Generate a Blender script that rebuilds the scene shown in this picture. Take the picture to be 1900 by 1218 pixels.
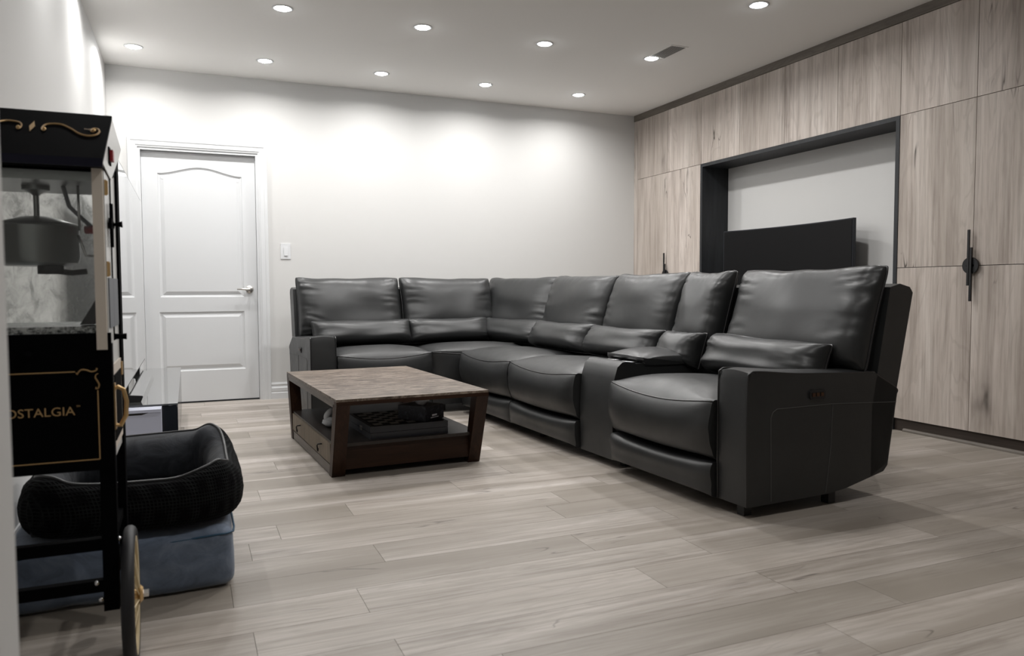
import bpy, bmesh, math, random
from mathutils import Vector, Matrix, noise
from mathutils.geometry import tessellate_polygon
for o in list(bpy.data.objects): bpy.data.objects.remove(o)
random.seed(7)
SC = bpy.context.scene
COL = SC.collection
PI = math.pi

# ------------------------------------------------------------------ camera, world, exposure
H_CAM = 0.9263
cam_d = bpy.data.cameras.new('camera')
cam = bpy.data.objects.new('camera', cam_d); COL.objects.link(cam)
F_PX = 1409.0
cam_d.sensor_fit = 'HORIZONTAL'; cam_d.sensor_width = 36.0; cam_d.lens = 36.0*F_PX/1900.0
yaw, pitch, roll = .4025, .0523, -.0039
fw = Vector((math.sin(yaw)*math.cos(pitch), math.cos(yaw)*math.cos(pitch), -math.sin(pitch)))
r0 = Vector((math.cos(yaw), -math.sin(yaw), 0)); u0 = r0.cross(fw)
rr = r0*math.cos(roll)+u0*math.sin(roll); uu = -r0*math.sin(roll)+u0*math.cos(roll)
M = Matrix((rr, uu, -fw)).transposed().to_4x4(); M.translation = Vector((0, 0, H_CAM))
cam.matrix_world = M
cam_d.clip_start = .05
cam_d.dof.use_dof = True; cam_d.dof.focus_distance = 4.8; cam_d.dof.aperture_fstop = 4.5
SC.camera = cam
w = bpy.data.worlds.new('world'); SC.world = w; w.use_nodes = True
w.node_tree.nodes['Background'].inputs[0].default_value = (.8, .85, .9, 1)
w.node_tree.nodes['Background'].inputs[1].default_value = .3
SC.view_settings.view_transform = 'Standard'; SC.view_settings.look = 'None'
SC.view_settings.gamma = 1; SC.view_settings.use_curve_mapping = False
SC.view_settings.exposure = 0.08
LAMP_W = 9.8      # power of each recessed lamp
LENS_E = 70.0

# ------------------------------------------------------------------ materials
MATS = {}
def mat(name, col=(.8, .8, .8), rough=.5, metal=0, spec=.5, coat=0, emit=None, trans=0, ior=1.45, sheen=0):
    m = bpy.data.materials.new(name); m.use_nodes = True
    b = m.node_tree.nodes['Principled BSDF']
    b.inputs['Base Color'].default_value = (*col, 1); b.inputs['Roughness'].default_value = rough
    b.inputs['Metallic'].default_value = metal; b.inputs['Specular IOR Level'].default_value = spec
    b.inputs['Coat Weight'].default_value = coat; b.inputs['Transmission Weight'].default_value = trans
    b.inputs['IOR'].default_value = ior; b.inputs['Sheen Weight'].default_value = sheen
    if emit:
        b.inputs['Emission Color'].default_value = (*emit[0], 1); b.inputs['Emission Strength'].default_value = emit[1]
    MATS[name] = m; return m
class NT:
    def __init__(s, m): s.t = m.node_tree; s.b = s.t.nodes['Principled BSDF']
    def n(s, typ, **k):
        nd = s.t.nodes.new(typ)
        for a, v in k.items():
            if a.startswith('i_'):
                key = a[2:].replace('_', ' ')
                nd.inputs[int(key) if key.isdigit() else key].default_value = v
            else: setattr(nd, a, v)
        return nd
    def l(s, a, b): s.t.links.new(a, b)
    def ramp(s, src, pts):
        r = s.n('ShaderNodeValToRGB'); e = r.color_ramp.elements
        while len(e) < len(pts): e.new(.5)
        for k, (p, c) in enumerate(pts):
            e[k].position = p; e[k].color = (*c, 1) if len(c) == 3 else c
        s.l(src, r.inputs[0]); return r.outputs[0]
    def mix(s, f, a, b, mode='MIX'):
        x = s.n('ShaderNodeMix', data_type='RGBA', blend_type=mode)
        if isinstance(f, (int, float)): x.inputs[0].default_value = f
        else: s.l(f, x.inputs[0])
        for src, i in ((a, 6), (b, 7)):
            if isinstance(src, tuple): x.inputs[i].default_value = (*src, 1)
            else: s.l(src, x.inputs[i])
        return x.outputs[2]
    def math(s, op, a, b=0.0):
        x = s.n('ShaderNodeMath', operation=op)
        for src, i in ((a, 0), (b, 1)):
            if isinstance(src, (int, float)): x.inputs[i].default_value = src
            else: s.l(src, x.inputs[i])
        return x.outputs[0]
    def coords(s, scale, rand=True, kind='Object'):
        tc = s.n('ShaderNodeTexCoord'); src = tc.outputs[kind]
        if rand:
            oi = s.n('ShaderNodeObjectInfo')
            cx = s.n('ShaderNodeCombineXYZ')
            for i, k in enumerate((37.0, 91.0, 53.0)):
                s.l(s.math('MULTIPLY', oi.outputs['Random'], k), cx.inputs[i])
            ad = s.n('ShaderNodeVectorMath', operation='ADD'); s.l(src, ad.inputs[0]); s.l(cx.outputs[0], ad.inputs[1]); src = ad.outputs[0]
        mp = s.n('ShaderNodeVectorMath', operation='MULTIPLY'); s.l(src, mp.inputs[0]); mp.inputs[1].default_value = scale
        return mp.outputs[0]
    def noise(s, vec, scale=1.0, detail=4.0, rough=.55, dist=0.0):
        x = s.n('ShaderNodeTexNoise'); x.inputs['Scale'].default_value = scale; x.inputs['Detail'].default_value = detail
        x.inputs['Roughness'].default_value = rough; x.inputs['Distortion'].default_value = dist
        s.l(vec, x.inputs['Vector']); return x.outputs['Fac']
    def bump(s, h, strength=.2, dist=.002):
        b = s.n('ShaderNodeBump'); b.inputs['Strength'].default_value = strength; b.inputs['Distance'].default_value = dist
        s.l(h, b.inputs['Height']); s.l(b.outputs[0], s.b.inputs['Normal'])
    def color(s, c): s.l(c, s.b.inputs['Base Color'])
    def rough(s, c): s.l(c, s.b.inputs['Roughness'])

def wood(name, axis, base, light, dark, rough=.5, grain=1.0, knots=.5, spec=.4, tone=.0, rings_amt=.3, blot=.5):
    """axis = grain direction; colours linear"""
    m = mat(name, base, rough, spec=spec); t = NT(m)
    sc = [9.0, 9.0, 9.0]; sc[axis] = .8
    v = t.coords(tuple(k*grain for k in sc))
    warp = t.noise(v, .5, 3)
    g1 = t.noise(v, 1.0, 8, .62, .6)
    fine = [70.0, 70.0, 70.0]; fine[axis] = 2.2
    g2 = t.noise(t.coords(tuple(k*grain for k in fine)), 1.0, 4, .7)
    sc3 = [3.6, 3.6, 3.6]; sc3[axis] = .42
    big = t.noise(t.coords(tuple(k*grain for k in sc3)), 1.0, 3, .5, .3)
    c = t.ramp(g1, [(.36, dark), (.49, base), (.62, light)])
    c = t.mix(.45, c, t.ramp(g2, [(.36, dark), (.5, base), (.66, light)]))
    sc5 = [4.2, 4.2, 4.2]; sc5[axis] = .75
    ct = t.noise(t.coords(tuple(k*grain for k in sc5)), 1.0, 3, .5, 1.1)
    rings = t.math('SINE', t.math('MULTIPLY', ct, 75.0))
    rl_ = t.ramp(rings, [(.0, (0, 0, 0)), (.55, (0, 0, 0)), (.95, (rings_amt,)*3)])
    c = t.mix(rl_, c, tuple(a*.9 for a in dark))
    c = t.mix(t.ramp(big, [(.38, (0, 0, 0)), (.62, (blot,)*3)]), c, tuple(a*b_ for a, b_ in zip(base, (.66, .65, .62))))
    if knots > 0:
        sk = [3.1, 3.1, 3.1]; sk[axis] = 1.3
        vk = t.coords(sk)
        nz = t.n('ShaderNodeTexNoise'); nz.inputs['Scale'].default_value = 3.0; t.l(vk, nz.inputs['Vector'])
        ad = t.n('ShaderNodeVectorMath', operation='MULTIPLY_ADD'); t.l(nz.outputs['Color'], ad.inputs[0]); ad.inputs[1].default_value = (.35,)*3; t.l(vk, ad.inputs[2])
        vo = t.n('ShaderNodeTexVoronoi'); vo.inputs['Scale'].default_value = 1.0; t.l(ad.outputs[0], vo.inputs['Vector'])
        k = t.ramp(vo.outputs['Distance'], [(.035, (1, 1, 1)), (.08, (.5, .5, .5)), (.14, (.15, .15, .15)), (.26, (0, 0, 0))])
        sel = t.ramp(vo.outputs['Color'], [(.36, (0, 0, 0)), (.46, (1, 1, 1))])
        kk = t.math('MULTIPLY', t.math('MULTIPLY', k, sel), knots)
        c = t.mix(kk, c, tuple(a*.32 for a in dark))
        # fine cracks along the grain
        sc4 = [13.0, 13.0, 13.0]; sc4[axis] = 1.7
        cr = t.noise(t.coords(sc4), 1.0, 2, .4, .8)
        line = t.math('SUBTRACT', 1.0, t.math('MULTIPLY', t.math('ABSOLUTE', t.math('SUBTRACT', cr, .5)), 60.0))
        line = t.math('MAXIMUM', line, 0.0)
        msk = t.ramp(t.noise(t.coords((3.3, 3.3, 1.6)), 1.0, 2), [(.6, (0, 0, 0)), (.68, (1, 1, 1))])
        c = t.mix(t.math('MULTIPLY', t.math('MULTIPLY', line, msk), knots), c, tuple(a*.25 for a in dark))
    if tone > 0:
        oi = t.n('ShaderNodeObjectInfo')
        tn = t.ramp(oi.outputs['Random'], [(0, (1-tone*1.6, 1-tone*1.6, 1-tone*1.75)), (.35, (1-tone*.6,)*3), (.6, (1, 1, 1)), (1, (1+tone*.4,)*3)])
        c = t.mix(1.0, c, tn, 'MULTIPLY')
    t.color(c); t.bump(g2, .12, .001)
    return m

wall_m = mat('wall_paint', (.61, .606, .595), .7, spec=.25)
t = NT(wall_m); t.bump(t.noise(t.coords((160,)*3, False), 1, 3), .06, .001)
ceil_m = mat('ceiling_paint', (.86, .85, .83), .85, spec=.1)
trim_m = mat('white_trim_paint', (.66, .67, .68), .4, spec=.4)
t = NT(trim_m); t.bump(t.noise(t.coords((60, 60, 6), False), 1, 4), .06, .001)
floor_m = wood('greige_oak_plank', 0, (.44, .395, .355), (.58, .535, .50), (.25, .217, .185), .36, 1.0, .7, .35, .09, .16, 1.0)
oak_m = wood('pale_washed_oak', 2, (.54, .475, .43), (.70, .64, .59), (.28, .238, .208), .5, .8, 1.0, .3, .04, .2, .5)
crown_m = wood('grey_brown_oak', 1, (.16, .14, .12), (.21, .185, .16), (.10, .085, .07), .55, 1.0, .0)
kick_m = wood('dark_brown_kick', 1, (.045, .034, .028), (.06, .047, .04), (.03, .022, .018), .5, 1.0, .0)
blackwood_m = wood('charcoal_wood', 2, (.020, .022, .025), (.03, .033, .038), (.012, .013, .015), .5, 1.6, .0)
gap_m = mat('dark_gap', (.02, .018, .016), .9)
carcass_m = mat('carcass_board', (.35, .31, .27), .6)
walnut_m = wood('espresso_wood', 2, (.030, .0125, .006), (.052, .023, .011), (.014, .006, .003), .42, 1.6, .0, .25)
walnuth_m = wood('espresso_wood_level', 0, (.030, .0125, .006), (.052, .023, .011), (.014, .006, .003), .42, 1.6, .0, .25)
shelf_m = wood('dark_shelf_wood', 1, (.022, .016, .013), (.035, .026, .022), (.013, .009, .008), .33, 1.5, .0, .5)
rail_m = wood('grey_edged_wood', 1, (.13, .11, .095), (.19, .165, .145), (.07, .058, .048), .4, 1.8, .0, .5)
drawer_m = wood('weathered_drawer_wood', 2, (.16, .125, .085), (.24, .19, .14), (.08, .06, .04), .5, 2.0, .3)

# table top: patchwork of short weathered strips
top_m = mat('weathered_table_top', (.3, .24, .19), .42, spec=.5); t = NT(top_m)
br = t.n('ShaderNodeTexBrick'); br.inputs['Scale'].default_value = 1.0
t.l(t.coords((1, 1, 1), False), br.inputs['Vector'])
br.inputs['Brick Width'].default_value = .16; br.inputs['Row Height'].default_value = .035; br.inputs['Mortar Size'].default_value = .0006
br.inputs['Color1'].default_value = (.16, .125, .098, 1); br.inputs['Color2'].default_value = (.085, .063, .049, 1); br.inputs['Mortar'].default_value = (.08, .06, .045, 1)
g = t.noise(t.coords((9, 60, 9), False), 1, 8, .75, .6)
c = t.mix(.7, br.outputs['Color'], t.ramp(g, [(.42, (.028, .020, .015)), (.5, (.125, .095, .072)), (.60, (.36, .305, .25))]))
t.color(c); t.bump(g, .3, .001)

def leather(name, col, rough=.38):
    m = mat(name, col, rough, spec=.6); t = NT(m)
    v = t.coords((1, 1, 1), False)
    vo = t.n('ShaderNodeTexVoronoi'); vo.inputs['Scale'].default_value = 420; t.l(v, vo.inputs['Vector'])
    n2 = t.noise(v, 9, 4, .6, .6)
    h = t.math('ADD', t.math('MULTIPLY', vo.outputs['Distance'], .25), t.math('MULTIPLY', n2, 1.6))
    t.bump(h, .14, .003)
    cc = t.ramp(t.noise(v, 5, 4), [(.3, tuple(a*.86 for a in col)), (.7, tuple(a*1.15 for a in col))]); t.color(cc)
    t.rough(t.math('ADD', t.math('MULTIPLY', n2, .22), rough-.11))
    return m
leather_m = leather('charcoal_leather', (.019, .0198, .0202), .39)
piping_m = mat('dark_piping', (.016, .016, .017), .3, spec=.7); stitch_m = mat('grey_stitching', (.075, .075, .073), .6)
blackpl_m = mat('black_plastic', (.012, .012, .013), .4)
cup_m = mat('cup_tray_gloss', (.03, .032, .036), .12, metal=.6)
bronze_m = mat('bronze_button', (.10, .055, .035), .3, metal=.8)
matteblack_m = mat('matte_black_metal', (.008, .008, .009), .45)
gloss_m = mat('black_gloss', (.006, .006, .007), .12, spec=.5)
glass_top_m = mat('smoked_glass_top', (.16, .165, .165), .05, spec=1.0, coat=1.0, metal=.55)
screen_m = mat('glossy_screen', (.16, .165, .165), .04, spec=1.0, coat=1.0, metal=.55)
screen2_m = mat('matte_screen', (.007, .007, .0075), .5, spec=.12)
bezel_m = mat('dark_bezel', (.02, .022, .028), .3, metal=.3)
white_pl_m = mat('lavender_white_plastic', (.50, .52, .62), .35)
nickel_m = mat('brushed_nickel', (.55, .53, .50), .28, metal=1)
steel_m = mat('bright_steel', (.75, .75, .76), .25, metal=1)
gold_m = mat('gold_print', (.42, .27, .12), .4, metal=.4)
brass_m = mat('brass_hardware', (.62, .42, .20), .32, metal=.75)
cream_m = mat('cream_metal', (.66, .59, .51), .45)
cartwhite_m = mat('cart_white_panel', (.62, .62, .60), .3)
cartblack_m = mat('cart_black_metal', (.0025, .0025, .003), .7, spec=.02)
navy_m = mat('navy_band', (.010, .010, .020), .5, spec=.15)
kettle_m = mat('kettle_steel', (.24, .25, .25), .3, metal=.9)
red_m = mat('red_plastic', (.35, .02, .03), .4)
grey_hose_m = mat('grey_hose', (.16, .17, .19), .5)
rubber_m = mat('black_rubber', (.015, .015, .017), .55)
rim_m = mat('cream_rim', (.62, .52, .34), .4, metal=.3)
glass_m = mat('clear_pane', (1, 1, 1), .02); t = NT(glass_m)
tr_ = t.n('ShaderNodeBsdfTransparent'); tr_.inputs[0].default_value = (.95, .96, .95, 1); gs_ = t.n('ShaderNodeBsdfGlossy'); gs_.inputs['Roughness'].default_value = .03
lw_ = t.n('ShaderNodeFresnel'); lw_.inputs[0].default_value = 1.45; mx_ = t.n('ShaderNodeMixShader')
t.l(lw_.outputs[0], mx_.inputs[0]); t.l(tr_.outputs[0], mx_.inputs[1]); t.l(gs_.outputs[0], mx_.inputs[2])
t.l(mx_.outputs[0], t.t.nodes['Material Output'].inputs['Surface'])
smear = mat('smeared_pane', (.75, .77, .75), .6); t = NT(smear)      # greasy rear pane: haze over clear glass
g = t.noise(t.coords((30, 30, 16), False), 1, 7, .8, .8)
sx = t.n('ShaderNodeTexCoord'); sy = t.n('ShaderNodeSeparateXYZ'); t.l(sx.outputs['Object'], sy.inputs[0])
a_ = t.ramp(g, [(.42, (.05,)*3), (.55, (.22,)*3), (.66, (.55,)*3)])
tr_ = t.n('ShaderNodeBsdfTransparent'); mx_ = t.n('ShaderNodeMixShader')
t.l(a_, mx_.inputs[0]); t.l(tr_.outputs[0], mx_.inputs[1]); t.l(t.b.outputs[0], mx_.inputs[2])
t.l(mx_.outputs[0], t.t.nodes['Material Output'].inputs['Surface'])
speck_m = mat('speckled_tray', (.2, .2, .2), .35, metal=.6); t = NT(speck_m)
t.color(t.ramp(t.noise(t.coords((60, 60, 90), False), 1, 3, .8), [(.4, (.03, .035, .035)), (.6, (.45, .47, .46))]))
lens_m = mat('lit_lens', (1, 1, 1), .5, emit=((.93, .97, 1.0), LENS_E))
blueb_m = mat('slate_blue_velvet', (.13, .165, .22), .8, sheen=.35); t = NT(blueb_m)
g = t.noise(t.coords((9, 9, 14), False), 1, 5, .65, 1.0)
t.color(t.ramp(g, [(.34, (.10, .13, .185)), (.5, (.14, .18, .25)), (.68, (.20, .245, .32))]))
bluepipe_m = mat('teal_piping', (.02, .07, .13), .5)
velvet_m = mat('dark_grey_velvet', (.055, .06, .07), .75, spec=.2, sheen=.12); t = NT(velvet_m)
g = t.noise(t.coords((8, 12, 12), False), 1, 5, .6, 1.2)
t.color(t.ramp(g, [(.3, (.010, .011, .014)), (.7, (.038, .042, .05))])); t.bump(g, .4, .01)
velvet2_m = mat('pale_grey_velvet', (.16, .175, .20), .75, sheen=.6); t = NT(velvet2_m)
t.color(t.ramp(t.noise(t.coords((8, 12, 12), False), 1, 5, .6, 1.2), [(.3, (.10, .11, .13)), (.7, (.24, .26, .29))]))
cord_m = mat('black_checked_corduroy', (.02, .022, .022), .9, spec=.1); t = NT(cord_m)
tc = t.n('ShaderNodeTexCoord'); sx = t.n('ShaderNodeSeparateXYZ'); t.l(tc.outputs['Object'], sx.inputs[0])
a1 = t.math('SINE', t.math('MULTIPLY', t.math('ADD', sx.outputs[0], sx.outputs[1]), 620.0)); a2 = t.math('SINE', t.math('MULTIPLY', sx.outputs[2], 620.0))
b1 = t.math('SINE', t.math('MULTIPLY', t.math('ADD', sx.outputs[0], sx.outputs[1]), 95.0)); b2 = t.math('SINE', t.math('MULTIPLY', sx.outputs[2], 80.0))
pl = t.math('MAXIMUM', a1, a2)
pl = t.math('MULTIPLY', pl, t.math('ADD', 1.2, t.math('MAXIMUM', b1, b2)))
t.color(t.ramp(t.math('MULTIPLY', pl, .4), [(.2, (.002, .002, .0025)), (.9, (.013, .0145, .0145))])); t.bump(pl, .5, .003)
tissue_m = mat('tissue_paper', (.7, .7, .7), .9)
tbox_m = mat('black_marbled_carton', (.012, .012, .016), .4); t = NT(tbox_m)
g = t.noise(t.coords((22, 22, 22), False), 1, 4, .6, 2.0)
t.color(t.ramp(g, [(.55, (.010, .010, .014)), (.64, (.05, .05, .065)), (.7, (.012, .012, .016))]))
print_m = mat('white_print', (.8, .8, .85), .5)
chess_d = mat('chess_dark', (.008, .006, .006), .5, spec=.2); chess_l = mat('chess_grey', (.30, .29, .27), .4)
chess_b = mat('chess_case', (.022, .023, .028), .35)
cloth_m = mat('white_cloth', (.55, .56, .57), .8)
ventgrey = mat('vent_shadow', (.03, .03, .03), .8); slat_m = mat('vent_slat_grey', (.32, .31, .30), .6)

# ------------------------------------------------------------------ geometry helpers
def box(bm, x0, x1, y0, y1, z0, z1, T=None):
    vs = [bm.verts.new(Vector(p) if T is None else T(*p)) for p in
          ((x0, y0, z0), (x1, y0, z0), (x1, y1, z0), (x0, y1, z0), (x0, y0, z1), (x1, y0, z1), (x1, y1, z1), (x0, y1, z1))]
    for f in ((3, 2, 1, 0), (4, 5, 6, 7), (0, 1, 5, 4), (1, 2, 6, 5), (2, 3, 7, 6), (3, 0, 4, 7)):
        bm.faces.new([vs[i] for i in f])
    return vs
def prism(bm, poly, a0, a1, T):
    """poly = 2-D points, T(p,q,a)"""
    n = len(poly); A = [bm.verts.new(T(p, q, a0)) for p, q in poly]; B = [bm.verts.new(T(p, q, a1)) for p, q in poly]
    bm.faces.new(A[::-1]); bm.faces.new(B)
    for i in range(n):
        bm.faces.new((A[i], A[(i+1) % n], B[(i+1) % n], B[i]))
def tube(bm, pts, r, n=8, closed=False, flat=None):
    pts = [Vector(p) for p in pts]; N = len(pts); rings = []
    up = None
    for i, p in enumerate(pts):
        a = pts[(i-1) % N] if (closed or i > 0) else p; b = pts[(i+1) % N] if (closed or i < N-1) else p
        t = (b-a)
        if t.length < 1e-9: t = Vector((0, 0, 1))
        t.normalize()
        if up is None: up = t.orthogonal().normalized()
        up = (up-t*up.dot(t))
        if up.length < 1e-6: up = t.orthogonal()
        up.normalize(); q = t.cross(up)
        rad = r[i] if isinstance(r, (list, tuple)) else r
        rings.append([bm.verts.new(p+(up*math.cos(2*PI*k/n)+q*math.sin(2*PI*k/n))*rad) for k in range(n)])
    for i in range(N if closed else N-1):
        A, B = rings[i], rings[(i+1) % N]
        for k in range(n): bm.faces.new((A[k], A[(k+1) % n], B[(k+1) % n], B[k]))
    if not closed: bm.faces.new(rings[0][::-1]); bm.faces.new(rings[-1])
def cyl(bm, c0, c1, r, n=24, r1=None):
    tube(bm, [c0, c1], [r, r if r1 is None else r1], n)
def lathe(bm, prof, c, axis='Z', n=32):
    c = Vector(c); rings = []
    for r, h in prof:
        ring = []
        for k in range(n):
            a = 2*PI*k/n; x, y = r*math.cos(a), r*math.sin(a)
            d = {'Z': Vector((x, y, h)), 'X': Vector((h, x, y)), 'Y': Vector((x, h, -y))}[axis]
            ring.append(bm.verts.new(c+d))
        rings.append(ring)
    for A, B in zip(rings, rings[1:]):
        for k in range(n): bm.faces.new((A[k], A[(k+1) % n], B[(k+1) % n], B[k]))
    if prof[0][0] > 1e-6: bm.faces.new(rings[0][::-1])
    if prof[-1][0] > 1e-6: bm.faces.new(rings[-1])
def bev(bm, w, seg=2):
    es = [e for e in bm.edges if len(e.link_faces) == 2 and e.calc_face_angle(0) > .4]
    bmesh.ops.bevel(bm, geom=es, offset=w, segments=seg, profile=.6, affect='EDGES', clamp_overlap=True)
def root(name, loc, label, cat, group=None, rz=0):
    o = bpy.data.objects.new(name, None); COL.objects.link(o); o.empty_display_size = .05
    o.location = loc; o.rotation_euler = (0, 0, rz)
    o['label'] = label; o['category'] = cat
    if group: o['group'] = group
    return o
def rootof(o):
    while o.parent: o = o.parent
    return o
def base_matrix(o):
    M = Matrix.LocRotScale(o.location, o.rotation_euler, o.scale)
    return base_matrix(o.parent) @ M if o.parent else M
def put(name, bm, m, parent=None, smooth=False, loc=None, label=None, cat=None, group=None, kind=None, angle=None):
    bmesh.ops.recalc_face_normals(bm, faces=bm.faces)
    loc = Vector(loc) if loc is not None else Vector((0, 0, 0))
    o = bpy.data.objects.new(name, None if False else bpy.data.meshes.new(name))
    if parent:
        bm.transform(base_matrix(parent).inverted()); 
        if loc.length: loc = base_matrix(parent).inverted() @ loc
    if loc.length: bm.transform(Matrix.Translation(-loc))
    bm.to_mesh(o.data); bm.free()
    o.location = loc
    for mm in (m if isinstance(m, (list, tuple)) else [m]): o.data.materials.append(mm)
    if smooth:
        o.data.shade_smooth()
        if angle is not None:
            try: o.data.set_sharp_from_angle(angle=angle)
            except Exception: pass
    COL.objects.link(o)
    if parent: o.parent = parent
    if label: o['label'] = label
    if cat: o['category'] = cat
    if group: o['group'] = group
    if kind: o['kind'] = kind
    return o
def B(): return bmesh.new()
def text_mesh(txt, size, ext, T):
    cu = bpy.data.curves.new('lettering', 'FONT'); cu.body = txt; cu.size = size; cu.extrude = ext; cu.resolution_u = 4
    to = bpy.data.objects.new('lettering', cu); COL.objects.link(to)
    bpy.context.view_layer.update()
    me = bpy.data.meshes.new_from_object(to.evaluated_get(bpy.context.evaluated_depsgraph_get()))
    bm = bmesh.new(); bm.from_mesh(me)
    for v in bm.verts: v.co = T(v.co)
    bpy.data.objects.remove(to); bpy.data.meshes.remove(me); bpy.data.curves.remove(cu)
    return bm

# ------------------------------------------------------------------ room shell
XL, XR, YB, YF, HC = -.5465, 4.82, 6.665, -2.6, 2.658
XC = 4.19                       # cabinet door plane
D0, D1, DT = -.34, .554, 2.045  # door opening
bm = B(); box(bm, XL-.1, XR+.1, YF-.1, YB+.3, -.12, -.008)
floor = put('floor', bm, gap_m, kind='structure')
joints = {2.31: 1.30, 2.50: .594, 1.93: 1.34, 2.12: 1.657, 1.74: 1.68, 2.69: 1.38}
ny = 0; y = 2.50-.19*26
rows = []
while y < YB+.05: rows.append(round(y, 3)); y += .19
rl = random.Random(5)
for k, y0 in enumerate(rows):
    ya, yb = max(y0, YF), min(y0+.19, YB+.04)
    if yb-ya < .02: continue
    L = 1.2; x = None
    for q, j in joints.items():
        if abs(q-y0) < .02: x = j
    if x is None: x = (k*.437 + rl.uniform(-.1, .1)) % L
    while x > XL: x -= L
    while x < XR-.02:
        xa, xb = max(x, XL), min(x+L, XR); x += L
        if xb-xa < .03: continue
        bm = B(); box(bm, xa+.0006, xb-.0006, ya+.0006, yb-.0006, -.008, 0)
        put('floor_plank', bm, floor_m, floor, loc=((xa+xb)/2, (ya+yb)/2, 0))
bm = B(); box(bm, XL-.1, XR+.1, YF-.1, YB+.15, HC, HC+.1)
ceiling = put('ceiling', bm, ceil_m, kind='structure')
bm = B(); box(bm, XL-.12, XL, YF-.1, YB+.15, -.01, HC); put('wall_left', bm, wall_m, kind='structure')
bm = B()
box(bm, XL, D0, YB, YB+.14, -.01, HC); box(bm, D1, XR, YB, YB+.14, -.01, HC); box(bm, D0, D1, YB, YB+.14, DT, HC)
put('wall_back', bm, wall_m, kind='structure')
bm = B(); box(bm, XR, XR+.12, YF-.1, YB+.15, -.01, HC); put('wall_right', bm, wall_m, kind='structure')
bm = B(); box(bm, XL, XR, YF-.12, YF, -.01, HC); put('wall_front', bm, wall_m, kind='structure')
bm = B(); box(bm, XL, -.1965, .95, 1.05, 0, HC); put('wall_stub', bm, wall_m, kind='structure')

# baseboards with a stepped profile
def baseboard(name, T, a0, a1):
    prof = [(0, 0), (.016, 0), (.016, .05), (.012, .058), (.014, .066), (.014, .092), (.009, .10), (.007, .112), (.010, .122), (.006, .1367), (0, .1367)]
    bm = B(); prism(bm, prof, a0, a1, T); return put(name, bm, trim_m, kind='structure')
baseboard('baseboard_back', lambda p, q, a: Vector((a, YB-p, q)), D1+.072, XC)
baseboard('baseboard_back_corner', lambda p, q, a: Vector((a, YB-p, q)), XL, D0-.072)
baseboard('baseboard_left', lambda p, q, a: Vector((XL+p, a, q)), 1.05, YB)

# door casing
def casing_leg(bm, path_in, outx):
    pass
bm = B()
cw = .072
cas = [(0, 0), (0, .010), (.010, .013), (.016, .018), (.045, .018), (.050, .022), (.066, .024), (cw, .018), (cw, 0)]
def frame_strip(bm, pts):  # pts: inner corner list, with outward directions
    rings = []
    for (x, z), (ox, oz) in pts:
        rings.append([bm.verts.new((x+ox*p, YB-q, z+oz*p)) for p, q in cas])
    n = len(cas)
    for A, Bq in zip(rings, rings[1:]):
        for k in range(n): bm.faces.new((A[k], A[(k+1) % n], Bq[(k+1) % n], Bq[k]))
    bm.faces.new(rings[0]); bm.faces.new(rings[-1][::-1])
frame_strip(bm, [((D0, 0), (-1, 0)), ((D0, DT), (-1, 1)), ((D1, DT), (1, 1)), ((D1, 0), (1, 0))])
put('trim_1', bm, trim_m, kind='structure')
# jamb and stops
bm = B()
box(bm, D0-.001, D0+.018, YB-.002, YB+.12, 0, DT); box(bm, D1-.018, D1+.001, YB-.002, YB+.12, 0, DT); box(bm, D0+.018, D1-.018, YB-.002, YB+.12, DT-.018, DT+.001)
put('trim_2', bm, trim_m, kind='structure')
# door leaf with two moulded panels
DX0, DX1, DZ0, DZ1 = D0+.02, D1-.02, .012, DT-.021
YD = YB+.045
def offset_poly(pts, d):
    out = []; n = len(pts)
    for i in range(n):
        a, b, c = Vector(pts[i-1]), Vector(pts[i]), Vector(pts[(i+1) % n])
        e1 = (b-a).normalized(); e2 = (c-b).normalized()
        n1 = Vector((-e1.y, e1.x)); n2 = Vector((-e2.y, e2.x)); m = (n1+n2)
        m = m.normalized(); k = d/max(.35, m.dot(n1)); out.append((b.x+m.x*k, b.y+m.y*k))
    return out
def arch(x0, x1, z0, z1, rise, n=24):
    pts = [(x0, z0), (x1, z0), (x1, z1)]
    for i in range(1, n):
        s = i/n; xx = x1+(x0-x1)*s
        sm = .5-.5*math.cos(2*PI*s)
        pts.append((xx, z1+rise*sm))
    pts.append((x0, z1)); return pts
p_up = arch(-.205, .430, .865, 1.855, .058)
p_lo = [(-.215, .262), (.43, .262), (.43, .745), (-.215, .745)]
bm = B()
outer = [(DX0, DZ0), (DX1, DZ0), (DX1, DZ1), (DX0, DZ1)]
polys = [outer, p_up, p_lo]
flat = [p for q in polys for p in q]
verts = [bm.verts.new((p[0], YD, p[1])) for p in flat]
for tri in tessellate_polygon([[Vector((p[0], p[1], 0)) for p in q] for q in polys]):
    try: bm.faces.new([verts[i] for i in tri])
    except ValueError: pass
def moulding(bm, loop0, pts):
    prev = loop0; cur = pts
    for d, depth in ((.006, .008), (.018, .012), (.024, .009), (.045, .001)):
        q = offset_poly(pts, d); ring = [bm.verts.new((p[0], YD+depth, p[1])) for p in q]
        n = len(ring)
        for k in range(n): bm.faces.new((prev[k], prev[(k+1) % n], ring[(k+1) % n], ring[k]))
        prev = ring
    bm.faces.new(prev)
moulding(bm, verts[4:4+len(p_up)], p_up); moulding(bm, verts[4+len(p_up):], p_lo)
bk = [bm.verts.new((p[0], YD+.035, p[1])) for p in outer]
bm.faces.new(bk)
for k in range(4): bm.faces.new((verts[k], verts[(k+1) % 4], bk[(k+1) % 4], bk[k]))
door = put('door_1', bm, trim_m, kind='structure')
bm = B(); hx, hz = .474, .925
lathe(bm, [(.0, -.0), (.031, 0), (.031, -.006), (.024, -.011), (.012, -.014), (.012, -.04), (0, -.04)], (hx, YD, hz), 'Y', 28)
put('door_handle', bm, nickel_m, door, True, angle=.6)
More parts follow.
